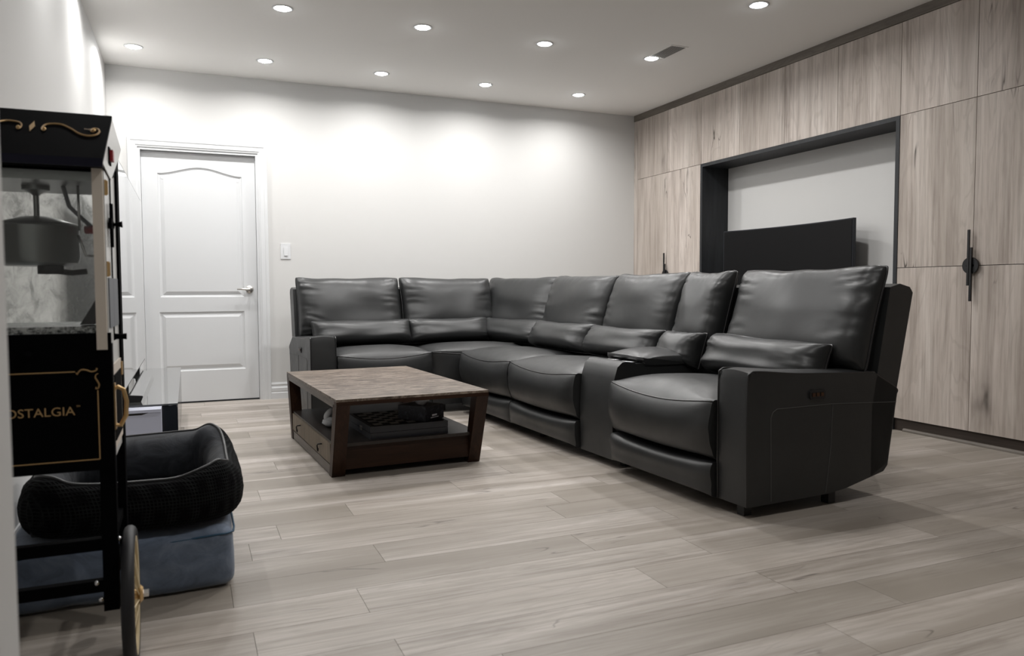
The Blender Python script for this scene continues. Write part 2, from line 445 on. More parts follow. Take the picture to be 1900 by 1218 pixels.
bm = B(); tube(bm, [(hx+.008, YD-.045, hz), (hx-.02, YD-.048, hz), (hx-.06, YD-.05, hz+.003), (hx-.102, YD-.046, hz+.001)], [.011, .009, .008, .006], 12)
put('lever', bm, nickel_m, door, True)
# light switch
sw = root('light_switch', (.765, YB, 1.245), 'white rocker light switch on the back wall between door and sofa', 'light switch')
bm = B(); box(bm, .725, .805, YB-.006, YB, 1.181, 1.311); bev(bm, .003); put('switch_plate', bm, trim_m, sw)
bm = B(); vs = box(bm, .750, .780, YB-.010, YB-.004, 1.208, 1.280); vs[0].co.y -= .003; vs[1].co.y -= .003
put('rocker', bm, trim_m, sw)

# ------------------------------------------------------------------ recessed ceiling lights
lx0, lsx, ly0, lsy = -.316, .8945, 6.12, -1.1704
def add_light(x, y, label, group=None, power=1.0):
    t_ = root('recessed_light', (x, y, HC), label, 'ceiling light', group)
    bm = B(); lathe(bm, [(.045, -.001), (.046, -.0035), (.058, -.004), (.064, -.001), (.064, .0)], (x, y, HC), 'Z', 36)
    put('trim_ring', bm, trim_m, t_, True)
    bm = B(); lathe(bm, [(0, -.013), (.018, -.0122), (.032, -.0095), (.041, -.006), (.045, -.002)], (x, y, HC), 'Z', 32); put('lens', bm, lens_m, t_)
    ld = bpy.data.lights.new('lamp', 'AREA'); ld.energy = LAMP_W*power; ld.shape = 'DISK'; ld.size = .09; ld.spread = math.radians(162)
    ld.color = (1.0, .98, .96)
    lo = bpy.data.objects.new('lamp', ld); COL.objects.link(lo); lo.parent = t_; lo.location = (0, 0, -.016)
    return t_
names0 = ['nearest the left wall, in the row along the back wall', 'second from left in the row along the back wall',
          'third of five in the row along the back wall', 'fourth of five in the row along the back wall', 'nearest the cabinets in the row along the back wall']
for i in range(5): add_light(lx0+i*lsx, ly0, 'round ceiling light '+names0[i])
names1 = ['cut by the top edge, left in the middle row', 'over the coffee table in the middle row', 'over the corner of the sofa in the middle row', 'touching the ceiling air vent']
for k, i in enumerate((1, 2, 3, 4)): add_light(lx0+i*lsx, ly0+lsy, 'round ceiling light '+names1[k])
add_light(lx0+4*lsx, ly0+2*lsy, 'round ceiling light nearest the camera, alone at the top right')
for (i, j, pw, lb) in ((0, 1, .6, 'just above the picture, over the dog beds'), (0, 2, .25, 'added out of view above the popcorn cart'), (1.5, 2.3, 1.0, 'added out of view as fill, left of centre'),
                       (2.7, 2.3, 1.0, 'added out of view as fill, over the open floor'), (1.3, 4, .8, 'added unseen as fill behind the camera, left of centre'), (2.9, 4, .7, 'added unseen as fill behind the camera, near the cabinets')):
    add_light(lx0+i*lsx, ly0+lsy*j, 'round ceiling light '+lb, None, pw)  # all but the first are unseen lamps added for floor and ceiling bounce light
# ceiling vent
vt = root('ceiling_vent', (3.285, 4.77, HC), 'grey slotted air vent in the ceiling beside a recessed light', 'vent')
bm = B(); vx0, vx1, vy0, vy1 = 3.222, 3.348, 4.635, 4.905
for a in ((vx0-.012, vx1+.012, vy0-.012, vy0), (vx0-.012, vx1+.012, vy1, vy1+.012), (vx0-.012, vx0, vy0, vy1), (vx1, vx1+.012, vy0, vy1)): box(bm, *a, HC-.004, HC)
put('vent_frame', bm, ceil_m, vt)
bm = B(); box(bm, vx0, vx1, vy0, vy1, HC-.001, HC); put('duct_opening', bm, ventgrey, vt)
for k in range(7):
    xx = vx0+.009+k*.018
    bm = B(); vs = box(bm, xx-.005, xx+.005, vy0, vy1, HC-.005, HC-.0035)
    put('slat', bm, slat_m, vt)

# ------------------------------------------------------------------ built-in cabinets
DW, Y0C = .5111, 6.5953
Z1, Z2, Z3, Z4 = 2.0135, 2.5962, 1.0476, .0781
def panel(y1, y0, z0, z1, parent, name='door'):
    g = .0018; bm = B(); box(bm, XC, XC+.02, y0+g, y1-g, z0+g, z1-g)
    return put(name, bm, oak_m, parent, loc=(XC, (y0+y1)/2, (z0+z1)/2))
def handle(root_, yc, zc, side):
    # side -1: taller bar set higher (left door); side +1: bar set lower
    bm = B(); R = .048
    pts = [(yc-side*.001, zc+R)] if False else []
    n = 20
    for k in range(n+1):
        a = PI/2+PI*k/n*(1)
        pts.append((yc-side*.0008+(-side)*abs(math.cos(a))*R*(1) , zc+math.sin(a)*R))
    prism(bm, pts, XC-.022, XC-.012, lambda p, q, a: Vector((a, p, q)))
    yb = yc-side*.008
    z0, z1 = (zc-.116, zc+.207) if side < 0 else (zc-.207, zc+.104)
    box(bm, XC-.032, XC-.022, yb-.006, yb+.006, z0, z1)
    cyl(bm, (XC-.022, yb-side*.01, zc), (XC, yb-side*.01, zc), .007, 10)
    put('handle', bm, matteblack_m, root_)
def tall_cabinet(ya, label, group=None):
    yb = ya-2*DW
    r_ = root('wood_cabinet', (XC+.3, (ya+yb)/2, 0), label, 'cabinet', group)
    bm = B(); box(bm, XC+.022, XR-.002, yb+.001, ya-.001, Z4, Z2); put('body', bm, gap_m, r_)
    for k in range(2):
        a = ya-k*DW
        panel(a, a-DW, Z1, Z2, r_); panel(a, a-DW, Z3, Z1, r_); panel(a, a-DW, Z4, Z3, r_)
    handle(r_, ya-DW, Z3, -1); handle(r_, ya-DW, Z3, 1)
    return r_
tall_cabinet(Y0C, 'tall pale oak cabinet in the far corner against the back wall')
tall_cabinet(Y0C-6*DW, 'tall pale oak cabinet right of the television niche, with black round handle')
tall_cabinet(Y0C-8*DW, 'tall pale oak cabinet nearest the camera, cut by the right edge')
tall_cabinet(Y0C-10*DW, 'tall pale oak cabinet beside the camera, outside the picture')
for k, lab in ((2, 'pale oak overhead cabinet above the far half of the niche'), (4, 'pale oak overhead cabinet above the near half of the niche')):
    ya = Y0C-k*DW
    r_ = root('overhead_cabinet', (XC+.3, ya-DW, Z1), lab, 'cabinet')
    bm = B(); box(bm, XC+.022, XR-.002, ya-2*DW+.001, ya-.001, Z1+.001, Z2); put('body', bm, gap_m, r_)
    for q in range(2): panel(ya-q*DW, ya-(q+1)*DW, Z1, Z2, r_)
# filler strip + crown + kick
bm = B(); box(bm, XC, XC+.02, Y0C+.002, YB-.001, Z4, Z2); put('trim_3', bm, oak_m, kind='structure')
bm = B(); box(bm, XC-.004, XC+.3, Y0C-12*DW, YB-.001, Z2+.001, HC); put('trim_4', bm, crown_m, kind='structure')
bm = B(); box(bm, XC+.012, XC+.04, Y0C-12*DW, Y0C-6*DW, 0, Z4-.001); box(bm, XC+.012, XC+.04, Y0C-2*DW, YB-.017, 0, Z4-.001)
put('trim_5', bm, kick_m, kind='structure')
bm = B(); prism(bm, [(0, 0), (-.018, 0), (-.016, .010), (-.010, .018), (0, .020)], Y0C-12*DW, Y0C-6*DW-.07, lambda p, q, a: Vector((XC+.012+p, a, q)))
put('trim_6', bm, crown_m, kind='structure')
# niche lining
NA, NB = Y0C-2*DW, Y0C-6*DW      # far, near y
XN = 4.47
nr = root('television_niche', (XC+.1, (NA+NB)/2, 0), 'charcoal wood lining around the open niche behind the sofa', 'niche')
bm = B(); box(bm, XC-.004, XN, NA-.028, NA, 0, Z1); put('side_panel', bm, blackwood_m, nr)
bm = B(); box(bm, XC-.004, XN, NB, NB+.028, 0, Z1); put('side_panel', bm, blackwood_m, nr)
bm = B(); box(bm, XC-.004, XN, NB+.028, NA-.028, Z1-.028, Z1); put('top_panel', bm, blackwood_m, nr)
bm = B(); box(bm, XN, XN+.02, NB, NA, 0, Z1); put('back_panel', bm, wall_m, nr, label='pale grey painted back of the niche')
bm = B(); box(bm, XC+.002, XN-.002, NB+.03, NA-.03, 0.0, .60); bev(bm, .003, 1)
put('low_counter', bm, blackwood_m, label='low charcoal counter at the foot of the niche, behind the sofa', cat='counter')
# curved television in niche
tv = root('curved_television', (4.30, 4.67, .60), 'large dark curved television standing in the wall niche', 'television')
def tvs(ya, yb, z0, z1, xe, sag, th, bm):
    n = 24; rows_ = []
    for i in range(n+1):
        s = i/n; yy = ya+(yb-ya)*s; x = xe+sag*(1-(2*s-1)**2)
        rows_.append([bm.verts.new(p) for p in ((x, yy, z0), (x, yy, z1), (x+th, yy, z1), (x+th, yy, z0))])
    for A, Bq in zip(rows_, rows_[1:]):
        for k in range(4): bm.faces.new((A[k], A[(k+1) % 4], Bq[(k+1) % 4], Bq[k]))
    bm.faces.new(rows_[0]); bm.faces.new(rows_[-1][::-1])
bm = B(); tvs(3.975, 5.37, .64, 1.411, 4.285, .08, .03, bm); put('housing', bm, bezel_m, tv)
bm = B(); tvs(3.983, 5.362, .655, 1.403, 4.2838, .08, .004, bm); put('screen', bm, screen2_m, tv, True, angle=.6)
for yy in (4.25, 5.08):
    bm = B(); box(bm, 4.24, 4.42, yy-.02, yy+.02, .60, .612); box(bm, 4.345, 4.375, yy-.02, yy+.02, .612, .66); put('foot', bm, bezel_m, tv)

# ------------------------------------------------------------------ sectional sofa
TH = math.radians(2.5); O0 = Vector((2.02, 2.37, 0))
U = Vector((math.cos(TH), math.sin(TH), 0)); V = Vector((-math.sin(TH), math.cos(TH), 0))
def F1(d, s, z): return O0+U*d+V*s+Vector((0, 0, z))
O2 = O0+V*3.03
def F2(d, s, z): return O2+V*d-U*s+Vector((0, 0, z))
def FR(F, dc, sc, ang):
    """frame rotated about (dc,sc)"""
    ca, sa = math.cos(ang), math.sin(ang)
    return lambda d, s, z: F(dc+d*ca-s*sa, sc+d*sa+s*ca, z)
sofa = root('sectional_sofa', O0, 'large charcoal leather L-shaped sectional sofa with console and reclining seats', 'sofa', rz=0)

def pillow(F, dc, sc, zc, w, h, lean, tf, tb, name, seed=0, pin=.035, wr=.006, n=72, m=48, sagk=.25, top_lift=0.0, pow_=.42):
    sl, cl = math.sin(lean), math.cos(lean)
    def P(a, b, side):
        rc = max(0, abs(a)**9*abs(b)**9)
        x = a*(w/2)*(1-pin*.7*(1-b*b))*(1-.022*rc); y = b*(h/2)*(1-pin*(1-a*a)*(2.3 if b > 0 else .2))*(1-.05*rc)
        f = max(0.0, (1-abs(a)**5)*(1-abs(b)**3.6))**pow_
        f *= 1+sagk*(-b)*.5
        off = (tf if side > 0 else -tb)*f
        if side > 0 and wr > 0:
            e = abs(a)
            fade = .35+.65*max(0, noise.noise(Vector((seed*2.7+(3 if a > 0 else 0), b*1.3, 5.1)))+.45)
            edge = max(0, (e-.5)/.5)**1.1*(1-e**14)
            bb = b*4.3+.55*noise.noise(Vector((a*2.2, b*2, seed)))-abs(a)*.6
            rid = 1-2*abs(noise.noise(Vector((seed*7.7+(9 if a > 0 else 0)+e*.9, bb, seed*1.1))))*2.0
            off -= wr*2.1*max(-.4, rid)*edge*fade
            off += wr*1.5*noise.noise(Vector((a*1.3+seed, b*1.4, seed*1.3)))*f*2
            eb = max(0, (abs(b)-.6)/.4)*(1-abs(b)**14)
            rid2 = 1-2*abs(noise.noise(Vector((a*7+seed, b*1.2, 3.3+seed))))*2
            off -= wr*.35*max(-.3, rid2)*eb*(1 if b > 0 else .6)
        y += (.010*noise.noise(Vector((a*2.3+seed*5, 1.7, seed)))*(1 if b > 0 else 0)*abs(b)**4)
        d = dc+y*sl-off*cl; z = zc+y*cl+off*sl
        return F(d, sc+x, z)
    bm = B()
    def g(k, N):  # denser near the edges
        s = -1+2*k/N; return math.sin(s*PI/2)*.55+s*.45
    A = [[None]*(m+1) for _ in range(n+1)]; Bk = [[None]*(m+1) for _ in range(n+1)]
    for i in range(n+1):
        for j in range(m+1):
            a, b = g(i, n), g(j, m)
            A[i][j] = bm.verts.new(P(a, b, 1))
            if i in (0, n) or j in (0, m): Bk[i][j] = A[i][j]
            else: Bk[i][j] = bm.verts.new(P(a, b, -1))
    for i in range(n):
        for j in range(m):
            bm.faces.new((A[i][j], A[i+1][j], A[i+1][j+1], A[i][j+1]))
            q = [Bk[i][j], Bk[i][j+1], Bk[i+1][j+1], Bk[i+1][j]]
            try: bm.faces.new(q)
            except ValueError: pass
    o = put(name, bm, leather_m, sofa, True)
    loop = [P(g(i, n), -1, 1) for i in range(n)]+[P(1, g(j, m), 1) for j in range(m)]+[P(g(n-i, n), 1, 1) for i in range(n)]+[P(-1, g(m-j, m), 1) for j in range(m)]
    bm = B(); tube(bm, loop, .0045, 6, True); pp = put('piping', bm, piping_m, o, True)
    return o

def catmull(pts, sub):
    out = []; n = len(pts)
    for i in range(n-1):
        p0, p1, p2, p3 = pts[max(0, i-1)], pts[i], pts[i+1], pts[min(n-1, i+2)]
        for k in range(sub):
            t_ = k/sub
            out.append(tuple(.5*((2*p1[c])+(-p0[c]+p2[c])*t_+(2*p0[c]-5*p1[c]+4*p2[c]-p3[c])*t_*t_+(-p0[c]+3*p1[c]-3*p2[c]+p3[c])*t_**3) for c in range(len(p1))))
    out.append(tuple(pts[-1])); return out
def sweep(F, prof, s0, s1, name, parent=None, n=36, roll=8, seam=None, seed=0, mtl=None, wr=.003, edge_z=.03, edge_d=.03):
    """prof rows: (d, z_edge, z_mid_offset, front_weight) back to front; across s0..s1"""
    pr = catmull(prof, 5); N = len(pr)
    def P(k, t_):
        d, z, dz, fwt = pr[k]
        e = abs(t_)**roll
        zz = z+dz*(1-t_*t_)-edge_z*e*(1-fwt); dd = d+edge_d*e*fwt
        q = noise.noise(Vector((d*4+seed, t_*2.5, z*4)))*wr
        ed = max(0, abs(t_)-.8)/.2
        q += wr*1.6*ed*noise.noise(Vector((d*22+seed, t_*3, z*22)))
        s = (s0+s1)/2+t_*(s1-s0)/2
        return F(dd-q*fwt, s, zz+q*(1-fwt))
    def g(i): x = -1+2*i/n; return math.sin(x*PI/2)*.6+x*.4
    bm = B(); R = [[bm.verts.new(P(k, g(i))) for k in range(N)] for i in range(n+1)]
    for i in range(n):
        for k in range(N-1): bm.faces.new((R[i][k], R[i+1][k], R[i+1][k+1], R[i][k+1]))
    bm.faces.new(R[0]); bm.faces.new(R[n][::-1])
    bm.faces.new([R[i][0] for i in range(n+1)]+[R[n-i][N-1] for i in range(n+1)])
    o = put(name, bm, mtl or leather_m, parent or sofa, True, angle=1.0)
    if seam is not None:
        k = seam*5; bm = B(); tube(bm, [P(k, -1+2*i/40)+Vector((0, 0, .001)) for i in range(41)], .0035, 6); put('piping', bm, piping_m, o, True)
    return o
SEAT = [(.72, .455, .008, 0), (.50, .470, .018, 0), (.28, .482, .024, 0), (.12, .485, .020, 0), (.01, .478, -.008, .3), (-.045, .462, -.036, .7),
        (-.070, .40, -.028, 1), (-.074, .33, -.018, 1), (-.060, .26, -.012, 1), (-.02, .222, -.012, .6), (.10, .215, -.006, 0), (.72, .215, 0, 0)]
FOOT = [(.10, .205, -.01, 0), (-.01, .205, -.018, .3), (-.045, .190, -.018, .8), (-.055, .15, -.01, 1), (-.050, .11, 0, 1), (-.045, .075, 0, .9), (-.02, .062, 0, .3), (.10, .062, 0, 0)]
def seat(F, s0, s1, seed, bulge=1.0, foot=True):
    pr = [((d if d > 0 else d*bulge), z, dz, fw_) for d, z, dz, fw_ in SEAT]
    sweep(F, pr, s0+.003, s1-.003, 'seat_cushion', seam=5, seed=seed)
    if foot:
        pr = [((d if d > 0 else d*bulge), z, dz, fw_) for d, z, dz, fw_ in FOOT]
        o = sweep(F, pr, s0+.003, s1-.003, 'footrest_panel', seam=None, seed=seed+3, roll=10, edge_z=.012, edge_d=.02)
def backs(F, s0, s1, seed, wing=True, dtop=.80, dmid=.665, wr=.006, lum=True, lm=(0, 0)):
    # main cushion: piping plane from (dmid,.545) to (dtop,1.01)
    h = math.hypot(dtop-dmid, .475); lean = math.atan2(dtop-dmid, .475)
    pillow(F, (dtop+dmid)/2, (s0+s1)/2, .785, s1-s0-.004, h, lean, .115, .05, 'back_cushion', seed, wr=wr)
    if lum:
        a, b = s0+lm[0], s1-lm[1]
        pillow(F, .545, (a+b)/2, .585, b-a-.006, .205, math.radians(17), .125, .05, 'lumbar_cushion', seed+.5, pin=.05, m=26, wr=wr*.75, sagk=.5)
def shell(F, s0, s1):
    bm = B()
    prism(bm, [(.70, .40), (.80, .925), (.86, .940), (.925, .925), (.945, .900), (.855, .48), (.80, .15), (.70, .10)], s0, s1, lambda p, q, a: F(p, a, q))
    bev(bm, .014, 3); put('back_shell', bm, leather_m, sofa, True, angle=.7)
def arm(F, s0, s1, outer):
    """outer = -1 if the outer face is at s0"""
    prof = [(0, .05), (-.004, .30), (0, .545), (.010, .585), (.06, .590), (.26, .572), (.55, .560), (.70, .556), (.725, .545), (.852, .480), (.858, .455), (.805, .14), (.78, .115), (.55, .066), (.45, .055)]
    bm = B(); n = 10; rings = []
    for i in range(n+1):
        t_ = -1+2*i/n; s = (s0+s1)/2+t_*(s1-s0)/2
        cr = .010*(1-t_*t_)
        rings.append([bm.verts.new(F(p-(.008*(1-t_**4) if p < .02 and q > .06 else 0), s, q+(cr if q > .5 else 0))) for p, q in prof])
    k = len(prof)
    for A, Bq in zip(rings, rings[1:]):
        for j in range(k): bm.faces.new((A[j], A[(j+1) % k], Bq[(j+1) % k], Bq[j]))
    bm.faces.new(rings[0][::-1]); bm.faces.new(rings[-1])
    bev(bm, .007, 3)
    o = put('armrest', bm, leather_m, sofa, True, angle=.6)
    bm = B()
    so, si = (s0, s1) if outer < 0 else (s1, s0)
    sg = 1 if outer < 0 else -1
    for s in (so+sg*.003, si-sg*.003):
        pts = catmull([(p, q) for p, q in prof[:11]], 4)
        tube(bm, [F(p-.001, s, q+.001) for p, q in pts], .0042, 6)
    put('piping', bm, piping_m, o, True)
    # stitched seams on the outer face
    e = so-sg*.0005; bm = B()
    tube(bm, [F(.125, e, .06), F(.118, e, .40), F(.128, e, .424), F(.15, e, .436), F(.46, e, .436), F(.852, e, .418)], .0018, 5)
    tube(bm, [F(.462, e, .435), F(.455, e, .25), F(.43, e, .062)], .0018, 5)
    put('stitching', bm, stitch_m, o)
    bm = B()
    prism(bm, [(.325, .470), (.332, .463), (.405, .461), (.413, .468), (.413, .494), (.405, .501), (.333, .502), (.325, .495)], e, e-sg*.006, lambda p, q, a: F(p, a, q))
    put('control_panel', bm, blackpl_m, o)
    bm = B()
    for p in (.345, .368, .392): prism(bm, [(p-.008, .474), (p+.008, .474), (p+.008, .490), (p-.008, .490)], e-sg*.006, e-sg*.009, lambda p_, q, a: F(p_, a, q))
    put('control_buttons', bm, bronze_m, o)
    return o
def feet(F, pts):
    for d, s in pts:
        bm = B(); box(bm, d-.02, d+.02, s-.02, s+.02, 0, .075, T=F); put('foot', bm, blackpl_m, sofa)
def base(F, d0, d1, s0, s1):
    bm = B(); box(bm, d0, d1, s0, s1, .075, .30, T=F); put('base', bm, blackpl_m, sofa)
# side run
base(F1, .06, .70, .06, 3.0)
feet(F1, ((.05, .07), (.50, .05), (.10, 1.0), (.10, 1.9), (.10, 2.8), (.6, 1.0), (.6, 2.0)))
arm(F1, 0, .175, -1)
seat(F1, .178, .945, 1); backs(F1, .004, .885, 1.0, lm=(.09, .015), wr=.009); shell(F1, .0, .90)
seat(F1, 1.295, 2.135, 2); backs(F1, 1.335, 2.085, 2.0, lm=(-.055, .03)); shell(F1, 1.32, 2.10)
seat(F1, 2.135, 2.975, 3); backs(F1, 2.10, 2.955, 3.3, lm=(-.06, .11)); shell(F1, 2.10, 3.0)
backs(F1, .945, 1.315, 4.1, lm=(-.02, .07), dtop=.80); shell(F1, .90, 1.32)
# console
bm = B()
prism(bm, [(.0, .045), (-.006, .30), (.006, .46), (.025, .520), (.055, .545), (.085, .548), (.14, .535), (.70, .535), (.70, .1), (.3, .045)], .965, 1.285, lambda p, q, a: F1(p, a, q))
bev(bm, .008, 3)
con = put('console', bm, leather_m, sofa, True, angle=.6)
bm = B(); box(bm, .095, .30, .985, 1.265, .53, .5385, T=F1); bev(bm, .006, 2); put('cup_tray', bm, cup_m, con, True, angle=.6)
bm = B()
for s in (1.055, 1.195):
    q = F1(.165, s, .540); lathe(bm, [(.036, 0), (.042, .002), (.044, 0), (.044, -.002)], q, 'Z', 28)
put('cup_ring', bm, steel_m, con, True)
LID = [(.66, .560, .012, 0), (.45, .580, .018, 0), (.30, .582, .018, 0), (.21, .574, .014, .2), (.165, .563, .004, .9), (.175, .548, 0, .6), (.24, .542, 0, 0), (.66, .540, 0, 0)]
sweep(F1, LID, .955, 1.30, 'console_lid', parent=sofa, n=24, roll=5, seam=4, seed=9, wr=.001, edge_z=.018, edge_d=.02)
# corner unit
seat(F2, -.56, .24, 5, bulge=.25, foot=False)
bm = B(); box(bm, .0, .60, -.55, .237, .06, .235, T=F2); bev(bm, .012, 3); put('corner_base', bm, leather_m, sofa, True, angle=.6)
bm = B(); box(bm, .40, .84, -.84, -.30, .06, .466, T=F2); bev(bm, .012, 3); put('corner_filler', bm, leather_m, sofa, True, angle=.6)
FC = FR(F1, .70, 3.40, math.radians(13))
# cushion C leans on the side-run back, turned a little into the corner
pillow(FC, .035, .075, .785, .97, .49, math.atan2(.135, .475), .115, .05, 'back_cushion', 6.2)
pillow(FC, -.145, -.04, .580, .90, .20, math.radians(17), .115, .05, 'lumbar_cushion', 6.9, pin=.05, m=26, sagk=.5)
shell(F1, 3.0, 3.62)
backs(F2, -.575, .247, 7.4, lm=(.12, -.01)); shell(F2, -.60, .25)
# back row
base(F2, .06, .70, -.5, 1.08)
feet(F2, ((.06, 1.06), (.10, .5), (.12, .12), (.6, 1.0), (.6, .2)))
seat(F2, .243, .942, 8, bulge=.7); backs(F2, .25, 1.085, 8.6, lm=(-.03, .07)); shell(F2, .25, 1.10)
arm(F2, .945, 1.125, 1)

# ------------------------------------------------------------------ coffee table
TT = math.radians(2.8); OT = Vector((.633, 3.615, 0))
UT = Vector((math.cos(TT), math.sin(TT), 0)); VT = Vector((-math.sin(TT), math.cos(TT), 0))
def FT(u, v, z): return OT+UT*u+VT*v+Vector((0, 0, z))
tb = root('coffee_table', OT, 'low weathered wood coffee table with open shelf and dark slanted legs', 'table', rz=TT)
W, L, HT = .79, 1.38, .40
bm = B(); box(bm, 0, W, 0, L, HT-.012, HT, T=FT); bev(bm, .002, 1); put('tabletop', bm, top_m, tb)
for q in (0, L-.05):
    bm = B(); box(bm, 0, W, q, q+.05, HT-.030, HT-.012, T=FT); put('end_rail', bm, walnuth_m, tb)
for u0_ in (0, W-.05):
    bm = B(); box(bm, u0_, u0_+.05, .05, L-.05, HT-.046, HT-.0121, T=FT); put('side_rail', bm, rail_m, tb)
INS = .126
for su in (0, 1):
    for sv in (0, 1):
        ua, ub = (0, .066) if su == 0 else (W-.066, W)
        prof = [(0, HT-.030), (.075, HT-.030), (INS+.055, 0), (INS, 0)]
        if sv: prof = [(L-p, q) for p, q in prof]
        bm = B(); prism(bm, prof, ua, ub, lambda p, q, a: FT(a, p, q)); bev(bm, .002, 1)
        put('leg', bm, walnut_m, tb)
va, vb = .098, L-.098
bm = B(); box(bm, .012, W-.012, va, vb, .152, .168, T=FT); put('shelf', bm, shelf_m, tb)
bm = B(); box(bm, .066, W-.066, .118, .138, .034, .152, T=FT); put('apron', bm, walnuth_m, tb)
bm = B(); box(bm, .066, W-.066, L-.138, L-.118, .034, .152, T=FT); put('apron', bm, walnuth_m, tb)
for u0_, sgn in ((.004, 1), (W-.030, 1)):
    bm = B(); box(bm, u0_, u0_+.026, .165, L-.165, .004, .052, T=FT); put('base_rail', bm, rail_m, tb)
    bm = B(); box(bm, u0_+.012, u0_+.024, .15, L-.15, .052, .152, T=FT); put('drawer_gap', bm, gap_m, tb)
bm = B(); box(bm, .02, .75, .14, L-.14, .03, .036, T=FT); put('bottom_panel', bm, gap_m, tb)
bm = B(); box(bm, .003, .02, .165, L-.165, .058, .158, T=FT); bev(bm, .002, 1)
dr = put('drawer', bm, drawer_m, tb)
for v in (.36, .95):
    bm = B(); tube(bm, [FT(.003, v, .125), FT(-.018, v, .125), FT(-.022, v, .118), FT(-.020, v-.004, .095), FT(-.016, v+.012, .085), FT(-.014, v+.016, .10)], .0035, 8)
    put('pull', bm, matteblack_m, dr, True)
# chess set
ch = root('chess_set', FT(.41, .37, .168), 'folding black and grey chess board box on the table shelf', 'board game', rz=TT)
cu0, cu1, cv0, cv1, cz0, cz1 = .20, .617, .14, .60, .168, .232
bm = B(); box(bm, cu0, cu1, cv0, cv1, cz0, .198, T=FT); bev(bm, .002, 1); put('lower_case', bm, chess_b, ch)
bm = B(); box(bm, cu0, cu1, cv0, cv1, .2, cz1, T=FT); bev(bm, .002, 1); put('upper_case', bm, chess_b, ch)
bm = B(); e = .03; su_ = (cu1-cu0-2*e)/8; sv_ = (cv1-cv0-2*e)/8
bd = B(); box(bd, cu0+.02, cu1-.02, cv0+.02, cv1-.02, cz1, cz1+.001, T=FT); brd = put('playing_board', bd, chess_d, ch)
for i in range(8):
    for j in range(8):
        if (i+j) % 2 == 0:
            s = B(); box(s, cu0+e+i*su_, cu0+e+(i+1)*su_, cv0+e+j*sv_, cv0+e+(j+1)*sv_, cz1+.001, cz1+.0016, T=FT)
            put('square', s, chess_l, brd)
bm.free()
bm = B(); box(bm, cu0-.003, cu0, .30, .34, .188, .21, T=FT); put('clasp', bm, nickel_m, ch)
# tissue box
ta = math.radians(32)
def FB(x, y, z): return FT(.495+x*math.cos(ta)-y*math.sin(ta), .145+x*math.sin(ta)+y*math.cos(ta), z)
tz = cz1+.0018
tx = root('tissue_box', FB(.08, .09, tz), 'black marbled tissue box with a white tissue, on the chess box', 'tissue box', rz=TT+ta)
bm = B(); box(bm, 0, .155, 0, .185, tz, tz+.075, T=FB); bev(bm, .002, 1); put('carton', bm, tbox_m, tx)
bm = B(); N = 20; rngs = []
for k in range(7):
    h = k/6; ring = []
    for i in range(N):
        a = 2*PI*i/N; r = (.018+.030*h)*(1+.35*math.sin(a*3+h*2)*h)
        ring.append(bm.verts.new(FB(.075+math.cos(a)*r*.9+.012*h, .09+math.sin(a)*r*1.3, tz+.074+.058*h*(1+.25*math.sin(a*2+1)*h)*.85)))
    rngs.append(ring)
for A, Bq in zip(rngs, rngs[1:]):
    for i in range(N): bm.faces.new((A[i], A[(i+1) % N], Bq[(i+1) % N], Bq[i]))
put('tissue', bm, tissue_m, tx, True)
bm = B(); box(bm, .055, .095, -.0012, 0, tz+.022, tz+.031, T=FB); box(bm, .042, .108, -.0012, 0, tz+.012, tz+.017, T=FB)
put('printed_mark', bm, print_m, tx)
# crumpled white cloth on the shelf
bm = B(); bmesh.ops.create_uvsphere(bm, u_segments=24, v_segments=14, radius=1)
for v in bm.verts:
    p = v.co.copy(); q = 1+.22*noise.noise(p*2.1)
    v.co = FT(.105+p.x*.045*q, .60+p.y*.05*q, .168+.026+(p.z*.026)*(q if p.z > 0 else 1))
R_ = [FT(.115+.030*math.cos(a), .62+.012*math.sin(a*2), .222+.030*math.sin(a)) for a in [2*PI*k/20 for k in range(20)]]
tube(bm, R_, .016, 10, True)
put('folded_cloth', bm, cloth_m, smooth=True, label='small crumpled white cloth on the coffee table shelf by the drawer side', cat='cloth')

# ------------------------------------------------------------------ television stand, television, soundbar, white box (left wall)
SZ = .352
st = root('television_stand', (-.29, 5.10, 0), 'glossy black low television stand with glass top along the left wall', 'tv stand')
x0, x1, y0, y1 = -.50, -.066, 4.18, 6.10
bm = B(); box(bm, x0, x1, y0+.004, y1-.004, .05, SZ-.012); bev(bm, .003, 1); put('body', bm, gloss_m, st)
bm = B(); box(bm, x0+.03, x1-.03, y0+.04, y1-.04, 0, .05); put('plinth', bm, gloss_m, st)
bm = B(); box(bm, x0-.004, x1+.004, y0-.004, y1+.004, SZ-.008, SZ); bev(bm, .001, 1); put('glass_top', bm, glass_top_m, st)
for yy in (y0+.02, y1-.02):
    for xx in (x0+.03, -.28, x1-.03):
        bm = B(); cyl(bm, (xx, yy, SZ-.012), (xx, yy, SZ-.008), .012, 12); put('spacer', bm, steel_m, st)
for k in range(3):
    ya = y0+.02+k*(y1-y0-.04)/3; bm = B(); box(bm, x1, x1+.003, ya+.003, ya+(y1-y0-.04)/3-.003, .06, SZ-.02); put('door', bm, gloss_m, st)
t2 = root('television', (-.32, 5.15, SZ), 'large glossy screen television on the black stand, seen nearly edge on', 'television')
XT = -.300; ty0, ty1, tz0, tz1 = 4.16, 6.07, .425, 1.565
bm = B(); box(bm, XT-.035, XT, ty0, ty1, tz0, tz1); bev(bm, .003, 1); put('housing', bm, blackpl_m, t2)
bm = B(); box(bm, XT, XT+.0015, ty0+.006, ty1-.006, tz0+.008, tz1-.006); put('screen', bm, screen_m, t2)
